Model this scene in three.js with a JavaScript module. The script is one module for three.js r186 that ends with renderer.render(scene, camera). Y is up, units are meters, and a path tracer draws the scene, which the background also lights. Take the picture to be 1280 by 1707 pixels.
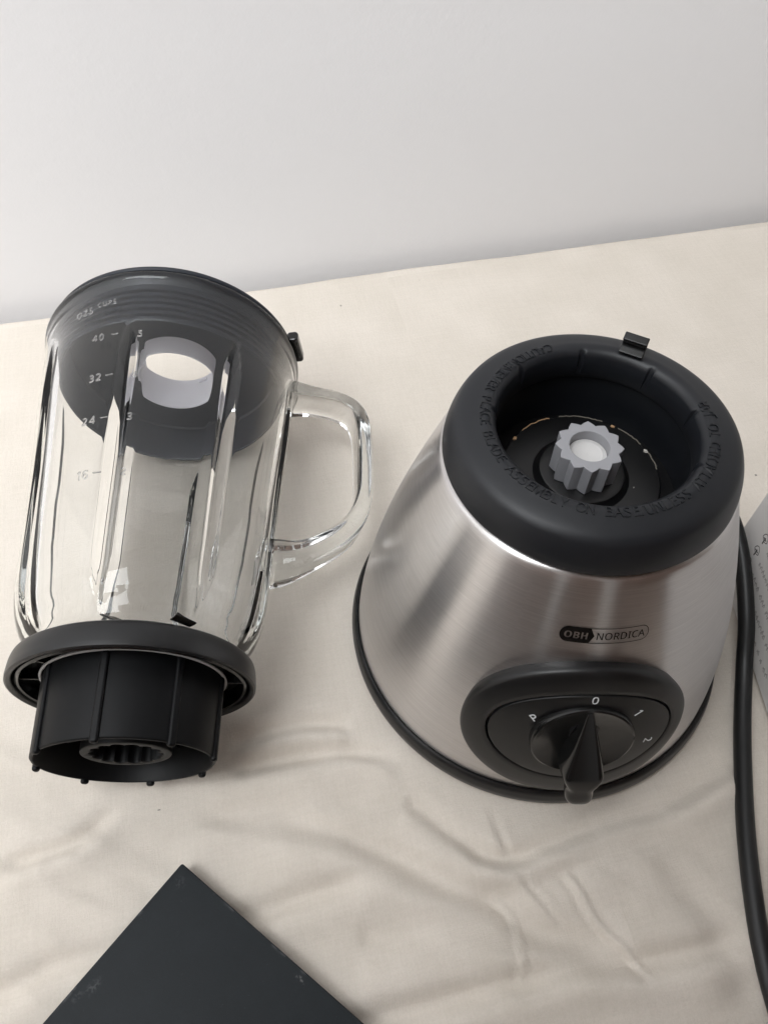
import * as THREE from 'three';
import { FontLoader } from 'three/addons/loaders/FontLoader.js';
import { TextGeometry } from 'three/addons/geometries/TextGeometry.js';
import { RoundedBoxGeometry } from 'three/addons/geometries/RoundedBoxGeometry.js';
import { mergeGeometries, toCreasedNormals as creased } from 'three/addons/utils/BufferGeometryUtils.js';
import { RectAreaLightUniformsLib } from 'three/addons/lights/RectAreaLightUniformsLib.js';

// ---------------------------------------------------------------- camera, light, exposure
const D = Math.PI / 180;
const scene = new THREE.Scene();
scene.background = new THREE.Color(0x000000);
const camera = new THREE.PerspectiveCamera(68.65, 767 / 1024, 0.02, 30);
camera.position.set(0, 0.3725, 0);
camera.rotation.set(-53.647 * D, 0, 0.7773 * D);
const renderer = new THREE.WebGLRenderer({ antialias: true });
renderer.setSize(767, 1024);
renderer.toneMapping = THREE.LinearToneMapping;
renderer.toneMappingExposure = 1.02;
renderer.shadowMap.enabled = true;

// the wall behind the bed is turned a little: U runs along it, N points from it into the room
const W0 = new THREE.Vector3(0, 0, -0.5085), U = new THREE.Vector3(0.9727, 0, -0.232), N = new THREE.Vector3(0.232, 0, 0.9727);
const room = (u, y, n) => W0.clone().addScaledVector(U, u).addScaledVector(N, n).setY(y);
const ROOM_TURN = Math.atan2(0.232, 0.9727);
RectAreaLightUniformsLib.init();
const WIN = { u: -0.85, y: 2.0, n: 1.1, w: 1.2, h: 1.5 };        // a roof window overhead, a little to the left
const windowLight = new THREE.RectAreaLight(new THREE.Color(0.95, 0.98, 1.0), 9.6, WIN.w, WIN.h);
windowLight.position.copy(room(WIN.u, WIN.y - 0.07, WIN.n));
windowLight.rotation.set(-Math.PI / 2, 0, ROOM_TURN);
scene.add(windowLight);

// ---------------------------------------------------------------- helpers
let seed = 7;
const rnd = () => { seed = (seed * 1664525 + 1013904223) >>> 0; return seed / 4294967296; };
const clamp = (x, a = 0, b = 1) => Math.min(b, Math.max(a, x));
const sstep = (a, b, x) => { const t = clamp((x - a) / (b - a)); return t * t * (3 - 2 * t); };
const lerp = (a, b, t) => a + (b - a) * t;
function interp(xs, ys, x) {                                        // smooth through points (Catmull-Rom slopes)
  const n = xs.length;
  if (x <= xs[0]) return ys[0];
  if (x >= xs[n - 1]) return ys[n - 1];
  let i = 0; while (x > xs[i + 1]) i++;
  const m = (k) => (k <= 0 || k >= n - 1) ? (ys[Math.min(k + 1, n - 1)] - ys[Math.max(k - 1, 0)]) / (xs[Math.min(k + 1, n - 1)] - xs[Math.max(k - 1, 0)]) : (ys[k + 1] - ys[k - 1]) / (xs[k + 1] - xs[k - 1]);
  const h = xs[i + 1] - xs[i], t = (x - xs[i]) / h, t2 = t * t, t3 = t2 * t;
  return (2 * t3 - 3 * t2 + 1) * ys[i] + (t3 - 2 * t2 + t) * h * m(i) + (-2 * t3 + 3 * t2) * ys[i + 1] + (t3 - t2) * h * m(i + 1);
}
const hash = (x, y) => { let h = (x * 374761393 + y * 668265263) | 0; h = Math.imul(h ^ (h >>> 13), 1274126177); return ((h ^ (h >>> 16)) >>> 0) / 4294967296; };
function vnoise(x, y) {
  const i = Math.floor(x), j = Math.floor(y), f = x - i, g = y - j, a = f * f * (3 - 2 * f), b = g * g * (3 - 2 * g);
  return lerp(lerp(hash(i, j), hash(i + 1, j), a), lerp(hash(i, j + 1), hash(i + 1, j + 1), a), b) * 2 - 1;
}
const fbm = (x, y, o = 4) => { let s = 0, a = 1, t = 0; for (let k = 0; k < o; k++) { s += a * vnoise(x, y); t += a; a *= 0.5; x = x * 2.03 + 17.1; y = y * 2.03 - 9.3; } return s / t; };
function dataTex(n, m, fn, srgb = false, repeat = true) {
  const d = new Uint8Array(n * m * 4);
  for (let j = 0; j < m; j++) for (let i = 0; i < n; i++) { const c = fn(i / n, j / m, i, j), k = 4 * (j * n + i); if (typeof c === 'number') { d[k] = d[k + 1] = d[k + 2] = clamp(c) * 255; } else { d[k] = clamp(c[0]) * 255; d[k + 1] = clamp(c[1]) * 255; d[k + 2] = clamp(c[2]) * 255; } d[k + 3] = 255; }
  const t = new THREE.DataTexture(d, n, m); t.magFilter = THREE.LinearFilter; t.minFilter = THREE.LinearFilter;
  if (repeat) t.wrapS = t.wrapT = THREE.RepeatWrapping;
  if (srgb) t.colorSpace = THREE.SRGBColorSpace;
  t.needsUpdate = true; return t;
}
const toCreasedNormals = (g, a) => { g.scale(1000, 1000, 1000); const c = creased(g, a); c.scale(0.001, 0.001, 0.001); return c; };   // it joins corners closer than a hundredth of a unit
function grid(nu, nv, fn, closeU = false) {                         // fn(i, j) -> [x, y, z, u, v]; faces look along dP/du x dP/dv
  const p = [], uv = [], ix = [];
  for (let j = 0; j <= nv; j++) for (let i = 0; i <= nu; i++) { const q = fn(i, j); p.push(q[0], q[1], q[2]); uv.push(q[3] ?? i / nu, q[4] ?? j / nv); }
  for (let j = 0; j < nv; j++) for (let i = 0; i < nu; i++) { const a = j * (nu + 1) + i, b = a + 1, c = a + nu + 1, d = c + 1; ix.push(a, b, d, a, d, c); }
  const g = new THREE.BufferGeometry();
  g.setAttribute('position', new THREE.Float32BufferAttribute(p, 3)); g.setAttribute('uv', new THREE.Float32BufferAttribute(uv, 2)); g.setIndex(ix);
  g.computeVertexNormals();
  if (closeU) { const n = g.attributes.normal; for (let j = 0; j <= nv; j++) { const a = j * (nu + 1), b = a + nu; const v = new THREE.Vector3(n.getX(a) + n.getX(b), n.getY(a) + n.getY(b), n.getZ(a) + n.getZ(b)).normalize(); n.setXYZ(a, v.x, v.y, v.z); n.setXYZ(b, v.x, v.y, v.z); } }
  return g;
}
function flip(g) { const ix = g.index.array, n = g.attributes.normal; for (let i = 0; i < ix.length; i += 3) { const t = ix[i]; ix[i] = ix[i + 1]; ix[i + 1] = t; } for (let i = 0; i < n.count; i++) n.setXYZ(i, -n.getX(i), -n.getY(i), -n.getZ(i)); return g; }
// a turned shape: profile points [r, y], listed so that the outside lies to the right of the path going up; azimuth 0 looks along +z, 90 degrees along +x
function rev(profile, seg = 96, mod = null, crease = 35) {
  let L = [0]; for (let j = 1; j < profile.length; j++) L.push(L[j - 1] + Math.hypot(profile[j][0] - profile[j - 1][0], profile[j][1] - profile[j - 1][1]));
  const g = grid(seg, profile.length - 1, (i, j) => { const a = i / seg * 2 * Math.PI; let [r, y] = profile[j]; if (mod) [r, y] = mod(a, r, y, j); return [r * Math.sin(a), y, r * Math.cos(a), a * 0.06, L[j]]; }, true);
  return crease ? toCreasedNormals(g, crease * D) : g;
}
function smoothProfile(pts, per = 6) { const c = new THREE.CatmullRomCurve3(pts.map(([r, y]) => new THREE.Vector3(r, y, 0)), false, 'centripetal'); return c.getPoints((pts.length - 1) * per).map((v) => [v.x, v.y]); }
const place = (g, x = 0, y = 0, z = 0, rx = 0, ry = 0, rz = 0) => { g.applyMatrix4(new THREE.Matrix4().compose(new THREE.Vector3(x, y, z), new THREE.Quaternion().setFromEuler(new THREE.Euler(rx, ry, rz, 'YXZ')), new THREE.Vector3(1, 1, 1))); return g; };
function mesh(name, geometry, material, parent) {
  const list = Array.isArray(geometry) ? geometry.map((g) => g.index ? g.toNonIndexed() : g) : null;
  if (list) for (const g of list) for (const k of Object.keys(g.attributes)) if (!['position', 'normal', 'uv'].includes(k)) g.deleteAttribute(k);
  const m = new THREE.Mesh(list ? mergeGeometries(list) : geometry, material);
  m.name = name; m.castShadow = m.receiveShadow = true; parent.add(m); return m;
}
function thing(name, label, category, x = 0, y = 0, z = 0) { const g = new THREE.Group(); g.name = name; g.position.set(x, y, z); g.userData = { label, category }; scene.add(g); return g; }
const std = (o) => new THREE.MeshPhysicalMaterial(o);
const lin = (r, g, b) => new THREE.Color().setRGB(r, g, b);

const font = await new FontLoader().loadAsync('fonts/droid/droid_sans_bold.typeface.json');
const fontThin = await new FontLoader().loadAsync('fonts/droid/droid_sans_regular.typeface.json');
const fontSerif = await new FontLoader().loadAsync('fonts/droid/droid_serif_regular.typeface.json');
function glyph(ch, size, depth, f = font, curve = 4) {              // one character centred on its origin, facing +z
  const g = new TextGeometry(ch, { font: f, size, depth, curveSegments: curve, bevelEnabled: false });
  g.computeBoundingBox(); const b = g.boundingBox; g.translate(-(b.min.x + b.max.x) / 2, -size * 0.5, 0); return { g, w: b.max.x - b.min.x };
}

// ---------------------------------------------------------------- materials
const grain = dataTex(512, 512, (u, v, i, j) => 0.5 + 0.25 * (hash(i, j) - 0.5) + 0.3 * (hash(i >> 1, j >> 1) - 0.5) + 0.25 * (hash(i >> 2, j >> 2) - 0.5));
const plaster = dataTex(1024, 1024, (u, v, i, j) => { const w = (a) => ((a % 64) + 64) % 64; const n = (s, o) => { const x = u * s, y = v * s, xi = Math.floor(x), yi = Math.floor(y), f = x - xi, g = y - yi, a = f * f * (3 - 2 * f), b = g * g * (3 - 2 * g), h = (p, q) => hash((p % s) + o, (q % s) + o); return lerp(lerp(h(xi, yi), h(xi + 1, yi), a), lerp(h(xi, yi + 1), h(xi + 1, yi + 1), a), b); }; return 0.1 + 0.38 * n(40, 3) + 0.3 * n(96, 11) + 0.22 * n(210, 23); });
const brush = dataTex(64, 1024, (u, v, i, j) => 0.93 + 0.05 * (hash(i >> 4, j) - 0.5) + 0.03 * (hash(i >> 2, (j >> 1) + 900) - 0.5));
const tex = (t, x, y) => { const c = t.clone(); c.repeat.set(x, y); c.needsUpdate = true; return c; };

const M = {};
M.wallPaint = std({ color: lin(0.84, 0.832, 0.842), roughness: 0.85, bumpMap: tex(plaster, 1 / 0.16, 1 / 0.16), bumpScale: 0.00009, specularIntensity: 0.3 });
M.roomPaint = std({ color: lin(0.74, 0.73, 0.72), roughness: 0.9 });
M.darkWood = std({ color: lin(0.17, 0.11, 0.085), roughness: 0.5 });
M.roomDark = std({ color: lin(0.32, 0.28, 0.26), roughness: 0.9 });
M.timber = std({ color: lin(0.42, 0.33, 0.24), roughness: 0.6 });
M.whiteGloss = std({ color: lin(0.75, 0.75, 0.74), roughness: 0.4 });
const steelGrain = dataTex(128, 1024, (u, v, i, j) => 0.92 + 0.04 * (hash(i >> 4, j) - 0.5) + 0.03 * (hash(i >> 3, (j >> 1) + 77) - 0.5) + 0.02 * (hash((i >> 5) + 5, j >> 2) - 0.5), true);
M.steel = std({ color: lin(0.79, 0.765, 0.755), map: tex(steelGrain, 1 / 0.10, 1 / 0.16), metalness: 1, roughness: 0.33, anisotropy: 0.82, anisotropyRotation: Math.PI / 2, roughnessMap: tex(brush, 1 / 0.09, 1 / 0.11) });
M.rubber = std({ color: lin(0.0085, 0.0098, 0.013), roughness: 0.45, specularIntensity: 0.9 });
M.letterBlack = std({ color: lin(0.0066, 0.0076, 0.010), roughness: 0.52, specularIntensity: 0.85 });
M.blackPlastic = std({ color: lin(0.005, 0.0052, 0.006), roughness: 0.38 });
M.blackGloss = std({ color: lin(0.008, 0.008, 0.008), roughness: 0.16 });
M.ringBlack = std({ color: lin(0.003, 0.0033, 0.004), roughness: 0.5, specularIntensity: 0.45 });
M.wellBlack = std({ color: lin(0.004, 0.004, 0.0045), roughness: 0.35 });
M.lid = std({ color: lin(0.010, 0.013, 0.020), roughness: 0.5 });
M.grayPlastic = std({ color: lin(0.33, 0.33, 0.35), roughness: 0.45 });
M.palePlastic = std({ color: lin(0.62, 0.61, 0.60), roughness: 0.5 });
M.milky = std({ color: lin(0.85, 0.84, 0.88), roughness: 0.75, transmission: 0.45, thickness: 0, ior: 1.4 });
M.gasket = std({ color: lin(0.5, 0.5, 0.5), roughness: 0.3 });
M.white = std({ color: lin(0.78, 0.8, 0.82), roughness: 0.5 });
M.glass = std({ color: 0xffffff, roughness: 0.0, transmission: 1, thickness: 0.005, ior: 1.38, attenuationColor: lin(0.90, 0.95, 0.935), attenuationDistance: 0.08 });
M.frosted = std({ color: 0xffffff, roughness: 0.24, transmission: 1, thickness: 0.001, ior: 1.5 });
M.cord = std({ color: lin(0.009, 0.0095, 0.010), roughness: 0.42 });
M.brass = std({ color: lin(0.5, 0.4, 0.25), metalness: 0.6, roughness: 0.4 });
M.crumbTan = std({ color: lin(0.42, 0.26, 0.14), roughness: 0.8 });
M.residue = std({ color: lin(0.16, 0.145, 0.12), roughness: 0.9 });
M.crumbWhite = std({ color: lin(0.5, 0.48, 0.44), roughness: 0.8 });

// ---------------------------------------------------------------- the setting
const structure = (name, geometry, material) => { const m = mesh(name, geometry, material, scene); m.userData.kind = 'structure'; return m; };
function roomBox(name, u0, u1, y0, y1, n0, n1, material) {
  const g = new THREE.BoxGeometry(u1 - u0, y1 - y0, n1 - n0);
  const p = g.attributes.position, q = g.attributes.normal, t = g.attributes.uv;    // uv in metres
  for (let i = 0; i < p.count; i++) { const ax = Math.abs(q.getX(i)) > 0.5 ? 0 : Math.abs(q.getY(i)) > 0.5 ? 1 : 2; t.setXY(i, ax === 0 ? p.getZ(i) : p.getX(i), ax === 1 ? p.getZ(i) : p.getY(i)); }
  const m = structure(name, g, material); m.position.copy(room((u0 + u1) / 2, (y0 + y1) / 2, (n0 + n1) / 2)); m.rotation.y = ROOM_TURN; return m;
}
const LEFT = -1.5, RIGHT = 1.9, REAR = 3.0, CEIL = 2.0, FLOOR = -0.5, WALL_N = -0.023;
roomBox('wall', LEFT - 0.1, RIGHT + 0.1, FLOOR, CEIL, WALL_N - 0.1, WALL_N, M.wallPaint);
roomBox('wall_left', LEFT - 0.1, LEFT, FLOOR, CEIL, WALL_N, REAR, M.roomPaint);
roomBox('wall_right', RIGHT, RIGHT + 0.1, FLOOR, CEIL, WALL_N, REAR, M.roomPaint);
roomBox('wall_rear', LEFT - 0.1, RIGHT + 0.1, FLOOR, CEIL, REAR, REAR + 0.1, M.roomPaint);
roomBox('ceiling', LEFT - 0.1, RIGHT + 0.1, CEIL, CEIL + 0.1, WALL_N - 0.1, REAR + 0.1, M.roomPaint);
roomBox('floor', LEFT - 0.1, RIGHT + 0.1, FLOOR - 0.1, FLOOR, WALL_N - 0.1, REAR + 0.1, M.timber);

{ // roof window with its bright pane
  const p = room(WIN.u, WIN.y, WIN.n);
  const win = thing('roof_window', 'square white framed roof window full of daylight above the bed', 'window', p.x, p.y, p.z);
  win.rotation.y = ROOM_TURN;
  const bars = [];
  for (const s of [-1, 1]) { bars.push(place(new RoundedBoxGeometry(0.07, 0.055, WIN.h + 0.14, 2, 0.006), s * (WIN.w / 2 + 0.036), -0.029, 0)); bars.push(place(new RoundedBoxGeometry(WIN.w - 0.002, 0.055, 0.07, 2, 0.006), 0, -0.029, s * (WIN.h / 2 + 0.036))); }
  mesh('frame', bars, M.whiteGloss, win);
  const pane = mesh('pane', place(new THREE.BoxGeometry(WIN.w - 0.004, 0.004, WIN.h - 0.004), 0, -0.04, 0), new THREE.MeshStandardMaterial({ color: 0x202020, emissive: lin(0.95, 0.98, 1.0), emissiveIntensity: 1.2 }), win);
  pane.castShadow = false;
}
{ // unseen cupboard added where the person with the camera would be: it keeps the low light off the side that faces the camera, and the steel mirrors it
  const p = room(0.1, FLOOR, 0.64), w = thing('added_cupboard', 'added dark brown cupboard out of view, blocking light in place of a person', 'cupboard', p.x, p.y, p.z);
  w.rotation.y = ROOM_TURN;
  mesh('added_carcass', place(new RoundedBoxGeometry(1.4, 1.22, 0.5, 2, 0.006), 0, 0.61, 0.272), M.darkWood, w);
  mesh('shade_overhang', place(new RoundedBoxGeometry(0.80, 0.03, 0.150, 2, 0.004), -0.02, 1.13, -0.077), M.darkWood, w);  // added overhang that shades the near sheet and the front of the base
  const cuts = [-0.7, -0.25, -0.09, 0.36, 0.7];
  for (let k = 0; k < 4; k++) mesh('added_door', place(new RoundedBoxGeometry(cuts[k + 1] - cuts[k] - 0.034, 1.18, 0.02, 2, 0.004), (cuts[k] + cuts[k + 1]) / 2, 0.61, 0.010), M.darkWood, w);
  for (let k = 1; k < 4; k++) mesh('streak_strip', place(new RoundedBoxGeometry(0.03, 1.18, 0.022, 2, 0.004), cuts[k], 0.61, 0.009), M.whiteGloss, w);  // pale strips added so that the steel mirrors bright streaks
}

// ---------------------------------------------------------------- bed sheet: one cloth with its folds
const BASE = new THREE.Vector3(0.0817, 0, -0.1994);
const JAR = new THREE.Vector3(-0.1106, 0.0535, -0.1334);
const creases = [                                                    // [depth mm, width mm, points on the bed]
  [1.9, 5.5, [[-0.19, -0.012], [-0.157, -0.022], [-0.138, -0.032], [-0.116, -0.037], [-0.086, -0.044], [-0.058, -0.052], [-0.019, -0.064], [0.013, -0.074]]],
  [2.6, 5, [[0.036, -0.081], [0.048, -0.078], [0.060, -0.077], [0.075, -0.082], [0.092, -0.089], [0.113, -0.096], [0.134, -0.101], [0.161, -0.114], [0.18, -0.125]]],
  [2.2, 5.5, [[-0.03, -0.003], [-0.007, -0.013], [0.018, -0.019], [0.056, -0.028], [0.085, -0.034], [0.111, -0.036], [0.146, -0.043], [0.165, -0.05]]],
  [3.0, 8, [[-0.062, -0.090], [-0.043, -0.091], [-0.021, -0.088], [0.002, -0.080], [0.024, -0.069], [0.045, -0.061], [0.058, -0.054], [0.071, -0.047], [0.096, -0.043], [0.115, -0.045]]],
  [2.2, 4.5, [[-0.175, -0.068], [-0.158, -0.074], [-0.142, -0.080], [-0.126, -0.095], [-0.113, -0.106], [-0.089, -0.113]]],
  [2.2, 5, [[-0.079, -0.127], [-0.056, -0.136], [-0.030, -0.140], [-0.014, -0.140]]],
  [2.2, 5, [[-0.075, -0.114], [-0.046, -0.122], [-0.010, -0.126], [0.014, -0.123]]],
  [1.3, 7, [[-0.102, -0.087], [-0.072, -0.095], [-0.038, -0.100], [-0.004, -0.100]]],
  [1.6, 5, [[0.012, -0.102], [0.019, -0.099], [0.036, -0.087], [0.050, -0.079]]],
  [1.2, 6, [[0.035, -0.059], [0.073, -0.067], [0.102, -0.080], [0.147, -0.093]]],
  [1.2, 8, [[-0.01, -0.044], [0.003, -0.045], [0.034, -0.050], [0.070, -0.039]]],
  [1.6, 6, [[0.132, -0.111], [0.149, -0.114], [0.170, -0.129]]],
  [1.2, 9, [[0.125, -0.080], [0.142, -0.062], [0.152, -0.040], [0.154, -0.015]]],
  [0.9, 1.8, [[0.053, -0.103], [0.055, -0.092], [0.060, -0.078]]],
  [-0.9, 1.6, [[0.084, -0.072], [0.088, -0.066], [0.097, -0.050], [0.106, -0.042], [0.118, -0.028]]],
  [-0.6, 1.4, [[0.048, -0.064], [0.060, -0.053], [0.0615, -0.041], [0.061, -0.022]]],
  [0.6, 1.6, [[0.062, -0.072], [0.073, -0.059], [0.081, -0.050]]],
].map(([a, w, p]) => [a, w, new THREE.CatmullRomCurve3(p.map(([x, z]) => new THREE.Vector3(x, 0, z))).getPoints(p.length * 4).map((v) => [v.x, v.z])]);
function segDist(px, pz, pts) {
  let best = 1e9, side = 1, at = 0, total = 0; const n = pts.length - 1;
  for (let k = 0; k < n; k++) { const [ax, az] = pts[k], [bx, bz] = pts[k + 1], dx = bx - ax, dz = bz - az; const t = clamp(((px - ax) * dx + (pz - az) * dz) / (dx * dx + dz * dz)); const ex = px - ax - t * dx, ez = pz - az - t * dz, d = ex * ex + ez * ez; if (d < best) { best = d; side = Math.sign(dx * ez - dz * ex); at = (k + t) / n; } }
  return [Math.sqrt(best), side, at];
}
function sheetHeight(x, z) {
  const front = sstep(-0.24, -0.10, z + 0.12 * x);
  let h = 0.0010 * fbm(x * 9 + 3, z * 9 + 1, 3) + 0.0005 * fbm(x * 26, z * 30, 2);
  h += front * (0.0036 * fbm(x * 12 + 0.3 * z * 12, z * 26 - x * 6 + 5, 3) + 0.0014 * (1 - Math.abs(fbm(x * 16 + 7, z * 40 - x * 12, 3)) * 2));
  for (const [amp0, w, pts] of creases) {
    const amp = amp0 * 1.8;
    const [d, side, at] = segDist(x, z, pts), W = w / 1150;
    if (d > W * 5) continue;
    void side;
    const end = sstep(0, 0.15, at) * sstep(0, 0.15, 1 - at), sd = d * side;
    h += amp / 1000 * end * (-Math.exp(-((d / W) ** 2)) + 0.6 * Math.exp(-(((sd - 1.9 * W) / (1.5 * W)) ** 2)) + 0.25 * Math.exp(-(((sd + 2 * W) / (1.7 * W)) ** 2)));
  }
  // the cloth lies pressed flat under what stands on it
  const under = (cx, cz, r0, r1) => sstep(r0, r1, Math.hypot(x - cx, z - cz));
  let k = under(BASE.x, BASE.z, 0.098, 0.125);
  k *= under(JAR.x, JAR.z, 0.02, 0.05) * under(JAR.x - 0.0118, JAR.z - 0.192, 0.02, 0.05) * under(JAR.x + 0.002, JAR.z + 0.03, 0.01, 0.035);
  h = h * k - 0.0008;
  const bu = (x + 0.088) * -0.605 + (z + 0.0713) * 0.796, bv = (x + 0.088) * 0.818 + (z + 0.0713) * 0.575;   // under the dark board: it never pokes through
  const inside = sstep(-0.006, 0.004, Math.min(bu, bv));
  return lerp(h, Math.min(h, -0.0005), inside);
}
{
  const us = [], ns = [];
  for (let u = -1.2; u < -0.42; u += 0.06) us.push(u);
  for (let u = -0.42; u < 0.42; u += 0.0019) us.push(u);
  for (let u = 0.42; u <= 1.4; u += 0.06) us.push(u);
  for (let n = 0; n < 0.618; n += 0.0019) ns.push(n);
  
  const EDGE = 14, R = 0.012, nv = ns.length - 1 + EDGE + 1;
  const g = grid(us.length - 1, nv, (i, jj) => {
    const u = us[i], j = jj - EDGE - 1; let n, drop = 0;
    const wav = 0.0022 * fbm(u * 7 + 4, 2.2, 3);                     // the mattress edge is not quite straight
    if (j >= 0) n = ns[j] + R; else if (jj === 0) { n = 0; drop = 0.42; } else { const a = (-j) / EDGE * Math.PI / 2; n = R - R * Math.sin(a); drop = R * (1 - Math.cos(a)); }
    n += wav * Math.exp(-n / 0.05) - 0.0145;
    const p = room(u, 0, n);
    return [p.x, sheetHeight(p.x, p.z) - drop, p.z, u, n];
  });
  const specks = []; for (let k = 0; k < 36; k++) specks.push([rnd(), rnd(), 0.6 + rnd() * 1.1, rnd()]);
  const SZ = 2048, tint = new Map();
  for (const [a, b, r, dark] of specks) { const cx = a * SZ, cy = b * SZ; for (let y = -3; y <= 3; y++) for (let x = -3; x <= 3; x++) { const d = Math.hypot(x, y * (0.5 + dark)); if (d < r) tint.set((Math.round(cy + y) << 12) + Math.round(cx + x), 0.25 + 0.35 * dark); } }
  const sheetColor = dataTex(SZ, SZ, (a, b, i, j) => { const t = 0.026 * (hash(i, j) - 0.5) + 0.010 * (hash(i >> 1, (j >> 5) + 7) - 0.5) + 0.010 * (hash((i >> 5) + 31, j >> 1) - 0.5) + 0.014 * vnoise(i / 60, j / 60), k = 1 - (tint.get((j << 12) + i) ?? 0) * 0.8; return [(0.885 + t) * k, (0.851 + t) * k, (0.807 + t * 1.1) * k]; }, true);
  const weave = dataTex(512, 512, (a, b, i, j) => 0.5 + 0.22 * Math.sin(i * Math.PI / 2) * Math.sin(j * Math.PI / 2) + 0.35 * (hash(i >> 1, j >> 4) - 0.5) + 0.35 * (hash((i >> 4) + 99, j >> 1) - 0.5));
  const mat = std({ color: lin(0.95, 0.95, 0.95), map: tex(sheetColor, 1 / 0.9, 1 / 0.9), roughness: 0.95, specularIntensity: 0.25, bumpMap: tex(weave, 1 / 0.075, 1 / 0.075), bumpScale: 0.00016, sheen: 0.25, sheenRoughness: 0.6, sheenColor: lin(0.9, 0.88, 0.85) });
  const s = mesh('bed_sheet', g, mat, scene);
  s.userData = { label: 'cream cotton bed sheet with soft creases lying under the blender', category: 'bed sheet' };
}

// ---------------------------------------------------------------- motor base of the blender
const base = thing('blender_motor_unit', 'brushed steel blender motor base with black collar and speed knob', 'blender base', BASE.x, BASE.y, BASE.z);
const YB = 0.0112, YS = 0.1435, RB = 0.0946, RT = 0.0592;
const bodyR = (y) => { const u = (y - YB) / (YS - YB); return RB + (RT - RB) * u + 0.019 * u * (1 - u) + 0.0038 * u * (1 - u) * (1 - 2 * u); };
const bodySlope = (y) => (bodyR(y + 5e-4) - bodyR(y - 5e-4)) / 1e-3;
const onBody = (az, y, off = 0) => { const s = bodySlope(y), l = Math.hypot(1, s), r = bodyR(y) + off / l; return [r * Math.sin(az), y - off * s / l, r * Math.cos(az)]; };
{
  const prof = [[RB - 0.003, YB - 0.002]]; for (let k = 0; k <= 48; k++) { const y = lerp(YB, YS - 0.0016, k / 48); prof.push([bodyR(y), y]); }
  const rt = bodyR(YS - 0.0016); prof.push([rt - 0.0006, YS - 0.0009], [rt - 0.0014, YS - 0.0004], [rt - 0.0026, YS - 0.0001], [RT - 0.006, YS]);
  mesh('steel_body', rev(prof, 192, null, 40), M.steel, base);
  // black foot ring
  mesh('foot_trim', rev([[0.06, 0.0006], [0.0955, 0.0002], [0.0975, 0.0010], ...smoothProfile([[0.0983, 0.0025], [0.0984, 0.006], [0.0974, 0.0098]], 5), [0.0966, 0.0112], [0.0958, 0.0117], [0.0950, 0.0113], [0.0945, 0.010]], 160, null, 35), M.blackPlastic, base);
  // black rubber collar with the well for the jar
  const notch = (a) => { let k = 0; for (const c of [180, 138, 222, 100, 260, 60]) k = Math.max(k, 1 - Math.abs(((a / D - c + 540) % 360) - 180) / 2.2); return sstep(0, 0.6, k); };
  const ringProf = [[0.0570, YS - 0.002], [0.0582, YS + 0.0004], [0.0586, YS + 0.0012], ...smoothProfile([[0.0588, 0.1455], [0.0584, 0.1490], [0.0574, 0.1530], [0.0559, 0.1566], [0.0548, 0.1583], [0.0530, 0.1597], [0.0506, 0.1607], [0.0466, 0.1618], [0.0435, 0.1624], [0.0411, 0.1619], [0.0393, 0.1602], [0.0385, 0.157]], 6), [0.0384, 0.150], [0.0392, 0.1485], [0.0405, 0.1485], [0.0412, 0.1225]];
  mesh('rubber_collar', rev(ringProf, 360, (a, r, y) => (r < 0.0435 && y > 0.149 ? [r + 0.0010 * notch(a) * sstep(0.163, 0.160, y) * sstep(0.150, 0.157, y), y] : [r, y]), 40), M.rubber, base);
  mesh('well_floor', rev([[0.0415, 0.1224], [0.0335, 0.1224], [0.0330, 0.1300], [0.0322, 0.1308], [0.0200, 0.1306], [0.0190, 0.1312], [0.0175, 0.1332], [0.0165, 0.1335], [0.0001, 0.1335]], 96, null, 25), M.wellBlack, base);
  // grey drive gear
  const teeth = 12, shape = new THREE.Shape(), T = 240;
  for (let i = 0; i <= T; i++) { const a = i / T * 2 * Math.PI, q = (i * teeth / T) % 1, k = q < 0.62 ? 0 : 1; const r = 0.0116 + 0.0021 * (1 - Math.abs(q * 2 - 1)) ** 1.0; void k; shape[i ? 'lineTo' : 'moveTo'](r * Math.cos(a), r * Math.sin(a)); }
  const hole = new THREE.Path(); hole.absarc(0, 0, 0.0080, 0, Math.PI * 2, true); shape.holes.push(hole);
  const gg = new THREE.ExtrudeGeometry(shape, { depth: 0.0136, bevelEnabled: true, bevelThickness: 0.0003, bevelSize: 0.0003, bevelOffset: -0.0003, bevelSegments: 2, curveSegments: 40 });
  const gear = mesh('drive_gear', toCreasedNormals(place(gg, 0, 0.1340, 0, -Math.PI / 2, 10 * D, 0), 20 * D), M.grayPlastic, base);
  mesh('hub', rev([[0.0079, 0.1420], [0.0078, 0.1432], [0.0060, 0.1436], [0.0052, 0.1434], [0.0001, 0.1433]], 48, null, 25), M.palePlastic, gear);
  // bits of dirt on the floor of the well
  for (const [az, span, m] of [[-150, 26, M.crumbTan], [172, 34, M.residue], [131, 22, M.residue], [104, 20, M.residue]]) { const t = new THREE.TorusGeometry(0.0324, 0.00028, 5, 24, span * D); const p = t.attributes.position; for (let i = 0; i < p.count; i++) { const a = Math.atan2(p.getY(i), p.getX(i)), k = 1 + 0.012 * fbm(a * 30 + az, 3, 2); p.setXYZ(i, p.getX(i) * k, p.getY(i) * k, p.getZ(i) * (0.6 + 0.9 * Math.abs(fbm(a * 50 + az, 8, 2)))); } t.rotateX(-Math.PI / 2); t.rotateY((az - span / 2 - 90) * D); t.translate(0, 0.1310, 0); t.computeVertexNormals(); mesh('residue', t, m, base).userData.label = 'thin pale residue along the edge of the well floor'; }
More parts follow.
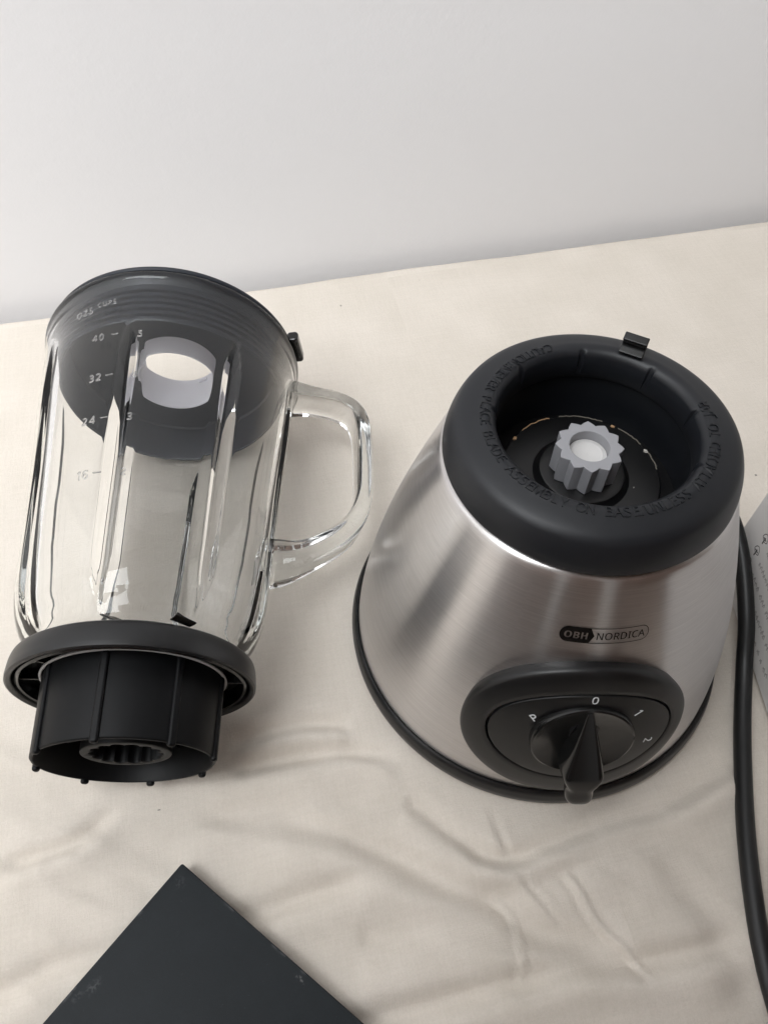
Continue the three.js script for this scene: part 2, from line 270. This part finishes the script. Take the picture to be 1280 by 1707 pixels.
  for (const [az, r, s, m] of [[-126, 0.0318, 0.0019, M.crumbTan], [146, 0.0318, 0.0016, M.crumbTan], [113, 0.0318, 0.0018, M.crumbWhite], [70, 0.022, 0.0006, M.crumbWhite]]) {
    const g = new THREE.IcosahedronGeometry(s * 0.42, 1); const p = g.attributes.position; for (let i = 0; i < p.count; i++) { const k = 0.7 + 0.6 * hash(Math.round(p.getX(i) * 1e6), Math.round(p.getZ(i) * 1e6)); p.setXYZ(i, p.getX(i) * k * 1.4, p.getY(i) * k * 0.7, p.getZ(i) * k); }
    g.computeVertexNormals(); const c = mesh('crumb', place(g, r * Math.sin(az * D), 0.1311, r * Math.cos(az * D), 0, az * D), m, base); c.userData.label = 'dried food crumb on the floor of the well';
  }
  // black latch at the back of the collar
  const latch = [place(new RoundedBoxGeometry(0.0100, 0.0088, 0.0016, 2, 0.0004), 0, 0.0042, -0.001, -0.15), place(new RoundedBoxGeometry(0.0100, 0.0014, 0.0036, 2, 0.0004), 0, 0.0084, 0.0000, 0.5), place(new RoundedBoxGeometry(0.0100, 0.0014, 0.0044, 2, 0.0004), 0, 0.0034, 0.0014, 0.5)];
  const az = 153 * D; mesh('latch', latch.map((g) => place(g, 0.0435 * Math.sin(az), 0.1612, 0.0435 * Math.cos(az), 0, az + Math.PI)), M.blackGloss, base);
  // raised warning round the collar
  const text = 'CAUTION:NEVER PLACE BLADE ASSEMBLY ON BASE/UNLESS ATTACHED TO JAR', a0 = -163, a1 = 105, size = 0.0041;
  const letters = [], n = text.length; const wide = (c) => ('I:/'.includes(c) ? 0.55 : c === ' ' ? 0.9 : 'MWN'.includes(c) ? 1.12 : 1);
  let total = 0; for (const c of text) total += wide(c); let at = 0;
  for (const c of text) {
    const az2 = lerp(a0, a1, (at + wide(c) / 2) / total) * D; at += wide(c); if (c === ' ') continue;
    const { g } = glyph(c, size, 0.0005, fontThin, 3);
    const p = g.attributes.position, r0 = 0.0434;                    // bend the character onto the lip: its foot lies outwards
    for (let i = 0; i < p.count; i++) { const r = r0 - p.getY(i), y = interp([0.0393, 0.0411, 0.0435, 0.0466, 0.0506, 0.0530], [0.1602, 0.1619, 0.1624, 0.1618, 0.1607, 0.1597], r) - 0.0001 + p.getZ(i), a = az2 + p.getX(i) / r0; p.setXYZ(i, r * Math.sin(a), y, r * Math.cos(a)); }
    g.computeVertexNormals(); letters.push(g);
  }
  mesh('lettering', letters, M.letterBlack, base);
}
{ // control panel let into the front
  const A = 32.2 * D, CY = 0.063, BY = 0.0422, iA = 25 * D, iC = 1 * D, iY = 0.0648, iB = 0.0277;
  const outer = (t) => [A * Math.sign(Math.cos(t)) * Math.abs(Math.cos(t)) ** 0.95, CY + BY * Math.sign(Math.sin(t)) * Math.abs(Math.sin(t)) ** 0.95];
  const inner = (t, k = 1) => [iC + iA * k * Math.cos(t), iY + iB * k * Math.sin(t)];
  const S = 120, rows = [[0, -0.001], [0.012, 0.0020], [0.03, 0.0033], [0.06, 0.0042], [0.11, 0.0049], [0.2, 0.0054], [0.4, 0.0057], [0.6, 0.0058], [0.8, 0.0058], [0.95, 0.0058], [0.985, 0.0056], [1, 0.0052], [1.0, 0.0035]];
  const panel = mesh('control_panel', toCreasedNormals(grid(S, rows.length - 1, (i, j) => { const t = i / S * 2 * Math.PI, [k, off] = rows[j], [oa, oy] = outer(t), [ia, iy] = inner(t, 1.018); const a = lerp(oa, ia, k), y = lerp(oy, iy, k); return [...onBody(a, y, off), a * 0.09, y]; }, true), 40 * D), M.blackPlastic, base);
  const prow = [[1, 0.0038], [1, 0.0053], [0.99, 0.0058], [0.9, 0.0060], [0.7, 0.0061], [0.4, 0.0061], [0.02, 0.0061]];
  const plate = mesh('dial_plate', toCreasedNormals(grid(S, prow.length - 1, (i, j) => { const t = i / S * 2 * Math.PI, [k, off] = prow[j], [a, y] = inner(t, k); return [...onBody(a, y, off), a * 0.09, y]; }, true), 40 * D), M.blackPlastic, panel);
  void plate;
  // frame of the knob: y' up the slope, z' out of it
  const ky = 0.0660, ka = 0.8 * D, c = new THREE.Vector3(...onBody(ka, ky, 0.0060)), slope = Math.atan(-bodySlope(ky));
  const F = new THREE.Matrix4().compose(c, new THREE.Quaternion().setFromEuler(new THREE.Euler(-slope, ka, 0, 'YXZ')), new THREE.Vector3(1, 1, 1));
  const disc = rev([[0.0214, -0.003], [0.0216, 0.0002], [0.0213, 0.0011], [0.0206, 0.0015], [0.0198, 0.0013], [0.018, 0.0007], [0.010, -0.0002], [0.0001, -0.0004]], 96, null, 30);
  disc.rotateX(Math.PI / 2); disc.applyMatrix4(F);
  const knob = mesh('speed_knob', disc, M.blackGloss, base);
  // lever across the knob, taller and wider towards its lower end
  const K = 72, Q = 64;
  const lever = grid(Q, K, (i, j) => {
    const t = j / K, yy = lerp(0.0206, -0.0285, t), q = i / Q * 2 * Math.PI;
    const T = [0, 0.04, 0.3, 0.60, 0.66, 0.74, 0.81, 0.90, 0.955, 0.985, 1];
    const w = interp(T, [0.0003, 0.0014, 0.0050, 0.0088, 0.0090, 0.0076, 0.0060, 0.0060, 0.0056, 0.0044, 0.0001], t);
    const h = interp(T, [0.0006, 0.0018, 0.0066, 0.0116, 0.0124, 0.0131, 0.0134, 0.0140, 0.0137, 0.0126, 0.0098], t);
    const b = interp(T, [0.0000, -0.002, -0.002, -0.002, -0.001, 0.0016, 0.0036, 0.0048, 0.0058, 0.0070, 0.0098], t);
    const m = (b + h) / 2, hh = (h - b) / 2, pw = lerp(0.22, 0.62, sstep(0.64, 0.86, t));
    const sx = Math.sign(Math.cos(q)) * Math.abs(Math.cos(q)) ** pw, sy = Math.sign(Math.sin(q)) * Math.abs(Math.sin(q)) ** pw;
    const taper = 1 - 0.12 * clamp(sy, 0, 1);
    return [0.0008 * t + w * sx * taper, yy, m + hh * sy];
  }, true);
  lever.applyMatrix4(F);
  mesh('lever', lever, M.blackGloss, knob);
  const dial = [['P', -13.0, 0.0768, 42], ['0', 1.5, 0.0905, 0], ['1', 14.6, 0.0800, -58], ['2', 19.8, 0.0583, -105]];
  for (const [ch, a, y, turn] of dial) {
    const { g } = glyph(ch, 0.0040, 0.0002, fontThin); const p = onBody(a * D, y, 0.0062);
    g.rotateZ(turn * D); g.rotateX(-Math.atan(-bodySlope(y))); g.rotateY(a * D); g.translate(...p);
    mesh('dial_mark', g, M.white, panel);
  }
}
{ // maker's name printed on the steel
  const cv = document.createElement('canvas'); cv.width = 1024; cv.height = 224; const x = cv.getContext('2d');
  x.clearRect(0, 0, 1024, 224);
  const pill = (x0, y0, x1, y1) => { const r = (y1 - y0) / 2; x.beginPath(); x.moveTo(x0 + r, y0); x.lineTo(x1 - r, y0); x.arc(x1 - r, y0 + r, r, -Math.PI / 2, Math.PI / 2); x.lineTo(x0 + r, y1); x.arc(x0 + r, y0 + r, r, Math.PI / 2, Math.PI * 1.5); x.closePath(); };
  x.fillStyle = '#14110f'; x.strokeStyle = '#14110f'; x.lineWidth = 7;
  pill(12, 22, 1012, 202); x.stroke();
  x.save(); pill(12, 22, 1012, 202); x.clip(); x.beginPath(); x.moveTo(0, 0); x.lineTo(330, 0); x.lineTo(392, 112); x.lineTo(330, 224); x.lineTo(0, 224); x.closePath(); x.fill(); x.restore();
  x.font = 'bold 112px sans-serif'; x.textBaseline = 'middle';
  const fit = (s, x0, x1, y) => { const w = x.measureText(s).width; x.save(); x.translate(x0, y); x.scale((x1 - x0) / w, 1); x.fillText(s, 0, 0); x.restore(); };
  x.globalCompositeOperation = 'destination-out'; fit('OBH', 54, 330, 116); x.globalCompositeOperation = 'source-over';
  x.font = '118px sans-serif'; fit('NORDICA', 408, 968, 116);
  const t = new THREE.CanvasTexture(cv); t.colorSpace = THREE.SRGBColorSpace;
  const a0 = -12.7 * D, a1 = 16.3 * D, y0 = 0.1135, y1 = 0.1222;
  const g = grid(40, 6, (i, j) => [...onBody(lerp(a0, a1, i / 40), lerp(y0, y1, j / 6), 0.0002), i / 40, j / 6]);
  mesh('logo', g, std({ map: t, transparent: true, roughness: 0.6, specularIntensity: 0.25 }), base);
}
{ // power cord: leaves the back of the base and runs forward over the sheet
  const pts = [[0.140, 0.046, -0.268], [0.170, 0.050, -0.262], [0.1865, 0.045, -0.247], [0.1915, 0.0385, -0.2290], [0.1915, 0.0230, -0.1920], [0.1890, 0.0105, -0.1690], [0.1826, 0.0050, -0.1410], [0.1755, 0.0042, -0.112], [0.1698, 0.0042, -0.0856], [0.1660, 0.0042, -0.0605], [0.1640, 0.0042, -0.0375], [0.1652, 0.0042, -0.010], [0.171, 0.0042, 0.025], [0.185, 0.0042, 0.06], [0.21, 0.0042, 0.085], [0.30, 0.0042, 0.075]].map((p) => new THREE.Vector3(...p).sub(BASE));
  mesh('power_cord', new THREE.TubeGeometry(new THREE.CatmullRomCurve3(pts), 220, 0.0042, 16, false), M.cord, base);
}

// ---------------------------------------------------------------- glass jar lying on its side, its lid towards the wall
// own axes: y from the collar to the lid, z upwards, x to the right; azimuth 0 is its upper side
const jar = thing('blender_jar', 'glass blender jar with handle lying beside the base, black lid and collar', 'blender jar', JAR.x, JAR.y, JAR.z);
{
  const e = 4.4 * D, w = -3.5 * D;
  jar.rotation.set(-Math.PI / 2 + e, 0, 0); jar.rotation.order = 'YXZ'; jar.rotation.y = -w;
}
{
  const sS = [0.008, 0.014, 0.018, 0.0245, 0.035, 0.05, 0.0714, 0.0975, 0.12, 0.145, 0.165, 0.178, 0.187, 0.1935];
  const rS = [0.0440, 0.0452, 0.0492, 0.0532, 0.0562, 0.0580, 0.0596, 0.0616, 0.0636, 0.0660, 0.0675, 0.0684, 0.0696, 0.0703];
  const outR = (s) => interp(sS, rS, s), wall = (s) => interp([0.008, 0.03, 0.08, 0.16, 0.1935], [0.0040, 0.0072, 0.0060, 0.0050, 0.0048], s);
  const RIB0 = -3.5, flute = (a, s, depth, half) => { let m = 0; const end = sstep(0.018, 0.040, s) * sstep(0.172, 0.140, s); if (end === 0) return 0; for (let k = 0; k < 8; k++) { const c = (RIB0 + 45 * k) * D; let d = Math.atan2(Math.sin(a - c), Math.cos(a - c)) * outR(s); d = Math.abs(d) / (half * (0.3 + 0.7 * end) * lerp(0.72, 1.1, s / 0.17)); if (d < 1) m = Math.max(m, 1.06 * (1 - Math.sqrt(d * d + 0.012)) / 0.9 * sstep(1, 0.8, d)); } return depth * m * end; };
  const OUT = []; for (let k = 0; k <= 96; k++) OUT.push(lerp(0.008, 0.1900, k / 96));
  const path = []; for (const s of OUT) path.push(['o', s]);
  path.push(['p', 0.0706, 0.1915], ['p', 0.0708, 0.1932], ['p', 0.0703, 0.1946], ['p', 0.0690, 0.1952], ['p', 0.0672, 0.1949], ['p', 0.0660, 0.1938], ['p', 0.0655, 0.1915]);
  for (let k = 96; k >= 0; k--) path.push(['i', lerp(0.008, 0.1890, k / 96)]);
  path.push(['o', 0.008]);
  const SEG = 512;
  const g = grid(SEG, path.length - 1, (i, j) => { const a = i / SEG * 2 * Math.PI, q = path[j]; let r, s; if (q[0] === 'p') { r = q[1]; s = q[2]; } else { s = q[1]; r = q[0] === 'o' ? outR(s) - flute(a, s, 0.0042, 0.0050) : outR(s) - wall(s) - flute(a, s, 0.0008, 0.0090); } return [r * Math.sin(a), s, r * Math.cos(a), a, s]; }, true);
  mesh('glass_body', g, M.glass, jar);

  // handle: a glass strap, rounded at its edges
  const HA = 104 * D, o = [[0.1815, 0.0640], [0.1816, 0.0760], [0.1812, 0.0860], [0.1796, 0.0960], [0.1748, 0.1045], [0.1655, 0.1088], [0.1500, 0.1100], [0.1300, 0.1098], [0.1130, 0.1085], [0.0990, 0.1040], [0.0885, 0.0960], [0.0800, 0.0850], [0.0742, 0.0750], [0.0710, 0.0670], [0.0690, 0.0575]];
  const curve = new THREE.CatmullRomCurve3(o.map(([s, r]) => new THREE.Vector3(r, s, 0)), false, 'centripetal'), H = 110, C = 32;
  const handle = grid(C, H + 2, (i, jj) => {
    const j = clamp(jj - 1, 0, H), t = j / H, P = curve.getPointAt(t), T = curve.getTangentAt(t), shrink = (jj === 0 || jj === H + 2) ? 0 : 1;
    const nx = T.y, ny = -T.x, q = i / C * 2 * Math.PI, root = 1 + 0.45 * Math.exp(-((t / 0.06) ** 2)) + 0.6 * Math.exp(-(((1 - t) / 0.09) ** 2));
    const th = lerp(0.0046, 0.0064, sstep(0.55, 0.85, t)) * root, wd = 0.0105 * lerp(1, root, 0.5);
    const cx = Math.sign(Math.cos(q)) * Math.abs(Math.cos(q)) ** 0.5 * th * shrink, cz = Math.sign(Math.sin(q)) * Math.abs(Math.sin(q)) ** 0.45 * wd * shrink;
    const rr = P.x + nx * cx, s = P.y + ny * cx;                      // in the plane of the handle; cz across it
    return [rr * Math.sin(HA) - cz * Math.cos(HA), s, rr * Math.cos(HA) + cz * Math.sin(HA)];
  }, true);
  flip(handle); mesh('handle', handle, M.glass, jar);

  // raised scale on the glass
  const scale = [['OZS', -25.5, 0.1745, 0.0040], ['40', -16.5, 0.1546, 0.0038], ['32', -15.5, 0.1304, 0.0040], ['24', -16, 0.1066, 0.0040], ['16', -15.5, 0.0779, 0.0042], ['5', 1.6, 0.1540, 0.0036], ['4', 1.5, 0.1297, 0.0036], ['3', 1.6, 0.1066, 0.0036], ['2', 2.0, 0.0778, 0.0036], ['CUPS', -14.8, 0.1765, 0.003]];
  for (const [s, az, y, size] of scale) {
    const parts = []; let w = 0; const gl = [...s].map((c) => { const r = glyph(c, size, 0.0005, fontThin); const at = w; w += r.w + size * 0.28; return [r, at]; });
    for (const [r, at] of gl) { const R = outR(y) + 0.00005, a = az * D + (at + r.w / 2 - w / 2) / R; r.g.rotateX(-Math.PI / 2 + Math.PI / 2); r.g.rotateX(0); parts.push(place(r.g, R * Math.sin(a), y, R * Math.cos(a), 0.09, a, 0)); }
    mesh('scale_mark', parts, M.frosted, jar);
  }
  for (const y of [0.1551, 0.1309, 0.1071, 0.0783]) { const a = -9.6 * D, R = outR(y) + 0.0001; mesh('scale_line', place(new RoundedBoxGeometry(0.0038, 0.0006, 0.0005, 2, 0.00015), R * Math.sin(a), y, R * Math.cos(a), 0, a, 0), M.frosted, jar); }

  // collar with its open underside, the threaded ring and the drive socket
  mesh('collar', rev([[0.0440, 0.0124], [0.0475, 0.0128], ...smoothProfile([[0.0500, 0.0124], [0.0522, 0.0108], [0.0532, 0.0080], [0.0537, 0.0020]], 5), [0.0535, 0.0004], [0.0526, -0.0002], [0.0514, 0.0002], [0.0508, 0.0010], [0.0500, 0.0070], [0.0494, 0.0092], [0.036, 0.0092], [0.036, 0.0122], [0.0440, 0.0124]].reverse(), 160, null, 35), M.blackPlastic, jar);
  const lip = mesh('collar_lip', rev([[0.0495, 0.0012], [0.0486, 0.0005], [0.0479, 0.0010], [0.0478, 0.0088], [0.0495, 0.0088]].reverse(), 128, null, 30), M.blackGloss, jar); void lip;
  for (let k = 0; k < 12; k++) { const a = (11 + k * 30) * D; mesh('spoke', place(new RoundedBoxGeometry(0.0010, 0.0050, 0.0094, 1, 0.0003), 0.0432 * Math.sin(a), 0.0068, 0.0432 * Math.cos(a), 0, a, 0), M.blackGloss, jar); }
  mesh('gasket', place(new THREE.TorusGeometry(0.0398, 0.0007, 10, 120), 0, 0.0042, 0, Math.PI / 2), M.gasket, jar);
  const ring = mesh('coupling_ring', rev([[0.0355, 0.009], [0.0362, -0.0306], [0.0366, -0.0314], [0.0373, -0.0314], [0.0378, -0.0308], [0.0389, 0.0015], [0.0386, 0.0040], [0.0380, 0.0088]].reverse(), 160, null, 30), M.ringBlack, jar);
  for (let k = 0; k < 8; k++) { const a = (RIB0 + 1.5 + 45 * k) * D; const rb = [place(new RoundedBoxGeometry(0.0036, 0.0370, 0.0028, 3, 0.0012), 0.0383 * Math.sin(a), -0.0146, 0.0383 * Math.cos(a), 0.03, a, 0)]; mesh('rib', rb, M.ringBlack, ring); }
  const socketShape = new THREE.Shape(); socketShape.absarc(0, 0, 0.0190, 0, Math.PI * 2);
  const tooth = new THREE.Path(), NT = 14; for (let i = 0; i <= NT * 6; i++) { const a = -i / (NT * 6) * 2 * Math.PI, q = (i % 6) / 6, r = 0.0132 + 0.0022 * Math.sin(q * Math.PI) ** 0.7; tooth[i ? 'lineTo' : 'moveTo'](r * Math.cos(a), r * Math.sin(a)); }
  socketShape.holes.push(tooth);
  mesh('drive_socket', toCreasedNormals(place(new THREE.ExtrudeGeometry(socketShape, { depth: 0.020, bevelEnabled: true, bevelThickness: 0.0008, bevelSize: 0.0008, bevelOffset: -0.0008, bevelSegments: 2, curveSegments: 48 }), 0, -0.0272, 0, -Math.PI / 2), 30 * D), M.ringBlack, jar);
  mesh('blade_plate', rev([[0.0001, -0.0060], [0.034, -0.0060], [0.0352, -0.0050], [0.0352, -0.002], [0.0001, -0.002]], 96, null, 30), M.wellBlack, jar);
  const nut = mesh('inner_nut', rev([[0.0352, 0.0060], [0.0352, 0.0170], [0.0340, 0.0190], [0.0315, 0.0205], [0.0280, 0.0210], [0.0001, 0.0214]], 96, null, 25), M.blackPlastic, jar);
  for (const [x, z, tilt, turn, l] of [[-0.0065, 0.0215, 0.75, -0.5, 0.013], [0.0235, 0.0190, 0.35, 0.6, 0.010]]) mesh('blade', place(new RoundedBoxGeometry(l, 0.0014, 0.0085, 2, 0.0006), x, 0.0262, z, 0, turn, -tilt * Math.sign(x + 0.01)), M.blackGloss, nut);
  for (const az of [-48, 46]) mesh('pin', place(new THREE.CapsuleGeometry(0.0012, 0.006, 4, 10), 0.0265 * Math.sin(az * D), -0.0085, 0.0265 * Math.cos(az * D), 0, az * D, Math.PI / 2), M.brass, jar);
  for (let k = 0; k < 8; k++) { const a = (20 + k * 45) * D; mesh('web', place(new RoundedBoxGeometry(0.0010, 0.012, 0.0150, 1, 0.0003), 0.0275 * Math.sin(a), -0.0118, 0.0275 * Math.cos(a), 0, a, 0), M.blackPlastic, ring); }

  // lid: flange on the rim, ribbed plug inside, round filler hole with a milky sleeve
  const rl = 0.0245;
  const plug = [[rl, 0.2010], [rl, 0.1925], [0.0570, 0.1925], [0.0580, 0.1915], [0.0585, 0.1690], [0.0590, 0.1680], [0.0600, 0.1680], [0.0606, 0.1688]];
  for (let k = 0; k < 5; k++) { const y = 0.1705 + k * 0.0043; plug.push([0.0608, y], [0.0622, y + 0.0006], [0.0622, y + 0.0014], [0.0609, y + 0.0020]); }
  plug.push([0.0612, 0.1930], [0.0640, 0.1966], [0.0675, 0.1966], [0.0688, 0.1970], [0.0692, 0.1980], [0.0690, 0.1992], [0.0675, 0.2010], [0.060, 0.2032], [0.029, 0.2032], [0.0258, 0.2028], [rl, 0.2010]);
  const lid = mesh('lid', rev(plug, 192, null, 30), M.lid, jar);
  mesh('lid_tab', place(new RoundedBoxGeometry(0.019, 0.0075, 0.0065, 3, 0.002), 0.0706 * Math.sin(83 * D), 0.1995, 0.0706 * Math.cos(83 * D), 0, 83 * D, 0), M.blackGloss, lid);
  const sl = [[0.0230, 0.2025], [0.0232, 0.1817], [0.0236, 0.1812], [0.0242, 0.1812], [0.02445, 0.1818], [0.02445, 0.2025], [0.0230, 0.2025]];
  mesh('sleeve', rev(sl.reverse(), 96, null, 30), M.milky, lid);
  mesh('sleeve_lug', place(new RoundedBoxGeometry(0.006, 0.0020, 0.0016, 2, 0.0004), 0.0225 * Math.sin(150 * D), 0.1995, 0.0225 * Math.cos(150 * D), 0, 150 * D, 0), M.milky, lid);
}

// ---------------------------------------------------------------- dark board and printed leaflet
{
  const u = new THREE.Vector3(-0.605, 0, 0.796), v = new THREE.Vector3(0.817, 0, 0.577);
  const th = 0.0042, L = 0.26;
  const sh = new THREE.Shape(), r = 0.0012; sh.moveTo(r, 0); sh.lineTo(L, 0); sh.lineTo(L, L); sh.lineTo(0, L); sh.lineTo(0, r); sh.quadraticCurveTo(0, 0, r, 0);
  const g = new THREE.ExtrudeGeometry(sh, { depth: th - 0.0008, bevelEnabled: true, bevelThickness: 0.0004, bevelSize: 0.0004, bevelOffset: -0.0004, bevelSegments: 2 });
  g.applyMatrix4(new THREE.Matrix4().makeBasis(u, v, new THREE.Vector3().crossVectors(u, v)));
  const scuff = dataTex(1024, 1024, (a, b, i, j) => { const n = fbm(a * 22, b * 22, 4), s = hash(i >> 1, j >> 1) > 0.9985 ? 0.10 * hash(i >> 2, j) : 0, t = 0.012 * n + 0.03 * (hash(i, j) - 0.5); const rough = fbm(a * 260, b * 260, 2), spot = (u, v, ru, rv) => sstep(1, 0.2, Math.hypot((a * 0.2 - u) / ru, (b * 0.2 - v) / rv)) * sstep(0.0, 0.5, rough + 0.15), edge = sstep(0.0016, 0.0002, Math.min(a, b) * 0.2) * sstep(0.1, 0.5, fbm(a * 40, b * 40 + 5, 3)); const blot = 0.16 * spot(0.055, 0.006, 0.006, 0.003) + 0.12 * spot(0.061, 0.0035, 0.004, 0.002) + 0.30 * spot(0.003, 0.071, 0.0015, 0.004) + 0.22 * spot(0.044, 0.068, 0.004, 0.002) + 0.1 * spot(0.006, 0.005, 0.004, 0.004) + 0.22 * edge; return [0.080 + t + s + blot, 0.104 + t + s + blot * 0.9, 0.120 + t + s + blot * 0.85]; }, true);
  const b = mesh('dark_board', g, std({ map: tex(scuff, 1 / 0.2, 1 / 0.2), specularIntensity: 0.45, roughness: 0.5, bumpMap: tex(grain, 1 / 0.04, 1 / 0.04), bumpScale: 0.00006 }), scene);
  b.position.set(-0.088, 0.0052, -0.0713);
  b.userData = { label: 'flat dark slate board with scuffed surface, one corner pointing at the blender', category: 'board' };
}
{ // white carton standing beyond the cord; its printed side faces the blender
  const cv = document.createElement('canvas'); cv.width = 1024; cv.height = 1024; const x = cv.getContext('2d');   // 0.13 m square, from the carton's far lower corner
  x.fillStyle = '#e8e6e4'; x.fillRect(0, 0, 1024, 1024);
  const m = (v) => v / 0.13 * 1024, up = (v) => 1024 - m(v);
  x.strokeStyle = '#5a5756'; x.fillStyle = '#2a2828'; x.lineCap = 'round';
  for (let k = 0; k < 5; k++) {                                       // a column of small tree marks, each before a line of print
    const cx = m(0.0185), cy = up(0.0305 + 0.0108 * k); x.lineWidth = 3.5; x.beginPath(); x.moveTo(cx - 20, cy + 2); x.quadraticCurveTo(cx - 17, cy - 24, cx, cy - 29); x.quadraticCurveTo(cx + 17, cy - 24, cx + 20, cy + 2); x.quadraticCurveTo(cx, cy + 22, cx - 20, cy + 2); x.stroke();
    x.lineWidth = 7; x.beginPath(); x.moveTo(cx, cy - 6); x.lineTo(cx, cy + 27); x.moveTo(cx - 10, cy + 1); x.lineTo(cx + 9, cy - 2); x.stroke();
  }
  x.fillStyle = '#b4b1af';                                            // small print, too blurred to read
  for (let row = 0; row < 8; row++) { let px = m(0.0255), y = up(0.0105 + row * 0.0098); while (px < m(0.075)) { const w = 9 + rnd() * 10; x.save(); x.translate(px, y); x.beginPath(); x.lineWidth = 5; x.strokeStyle = '#b4b1af'; x.moveTo(0, 9 * rnd()); x.lineTo(w * 0.5, -14 + 8 * rnd()); x.lineTo(w, 6 * rnd()); x.moveTo(0, -8 * rnd()); x.lineTo(w * rnd(), 9); x.stroke(); x.restore(); px += w + 7; if (rnd() < 0.17) px += 16; } }
  const t = new THREE.CanvasTexture(cv); t.colorSpace = THREE.SRGBColorSpace;
  const p = new THREE.Vector3(0.1972, 0.0008, -0.2395), w = 0.17, h = 0.125, d = 0.13;
  const c = thing('carton', 'white printed carton standing behind the black cord, right of the blender base', 'carton', p.x, p.y, p.z);
  c.rotation.y = 0.02;
  const body = place(new RoundedBoxGeometry(d, h, w, 3, 0.0009), d / 2, h / 2, w / 2);
  mesh('box', body, std({ color: lin(0.8, 0.79, 0.78), roughness: 0.75 }), c);
  const print = new THREE.PlaneGeometry(0.128, 0.1235, 1, 1); { const uv = print.attributes.uv; for (let i = 0; i < 4; i++) uv.setXY(i, (uv.getX(i) * 0.128 + 0.001) / 0.13, (uv.getY(i) * 0.1235 + 0.001) / 0.13); }
  mesh('print', place(print, -0.0002, 0.0007 + 0.1235 / 2, 0.001 + 0.064, 0, -Math.PI / 2, 0), std({ map: t, roughness: 0.75 }), c);
}

renderer.render(scene, camera);
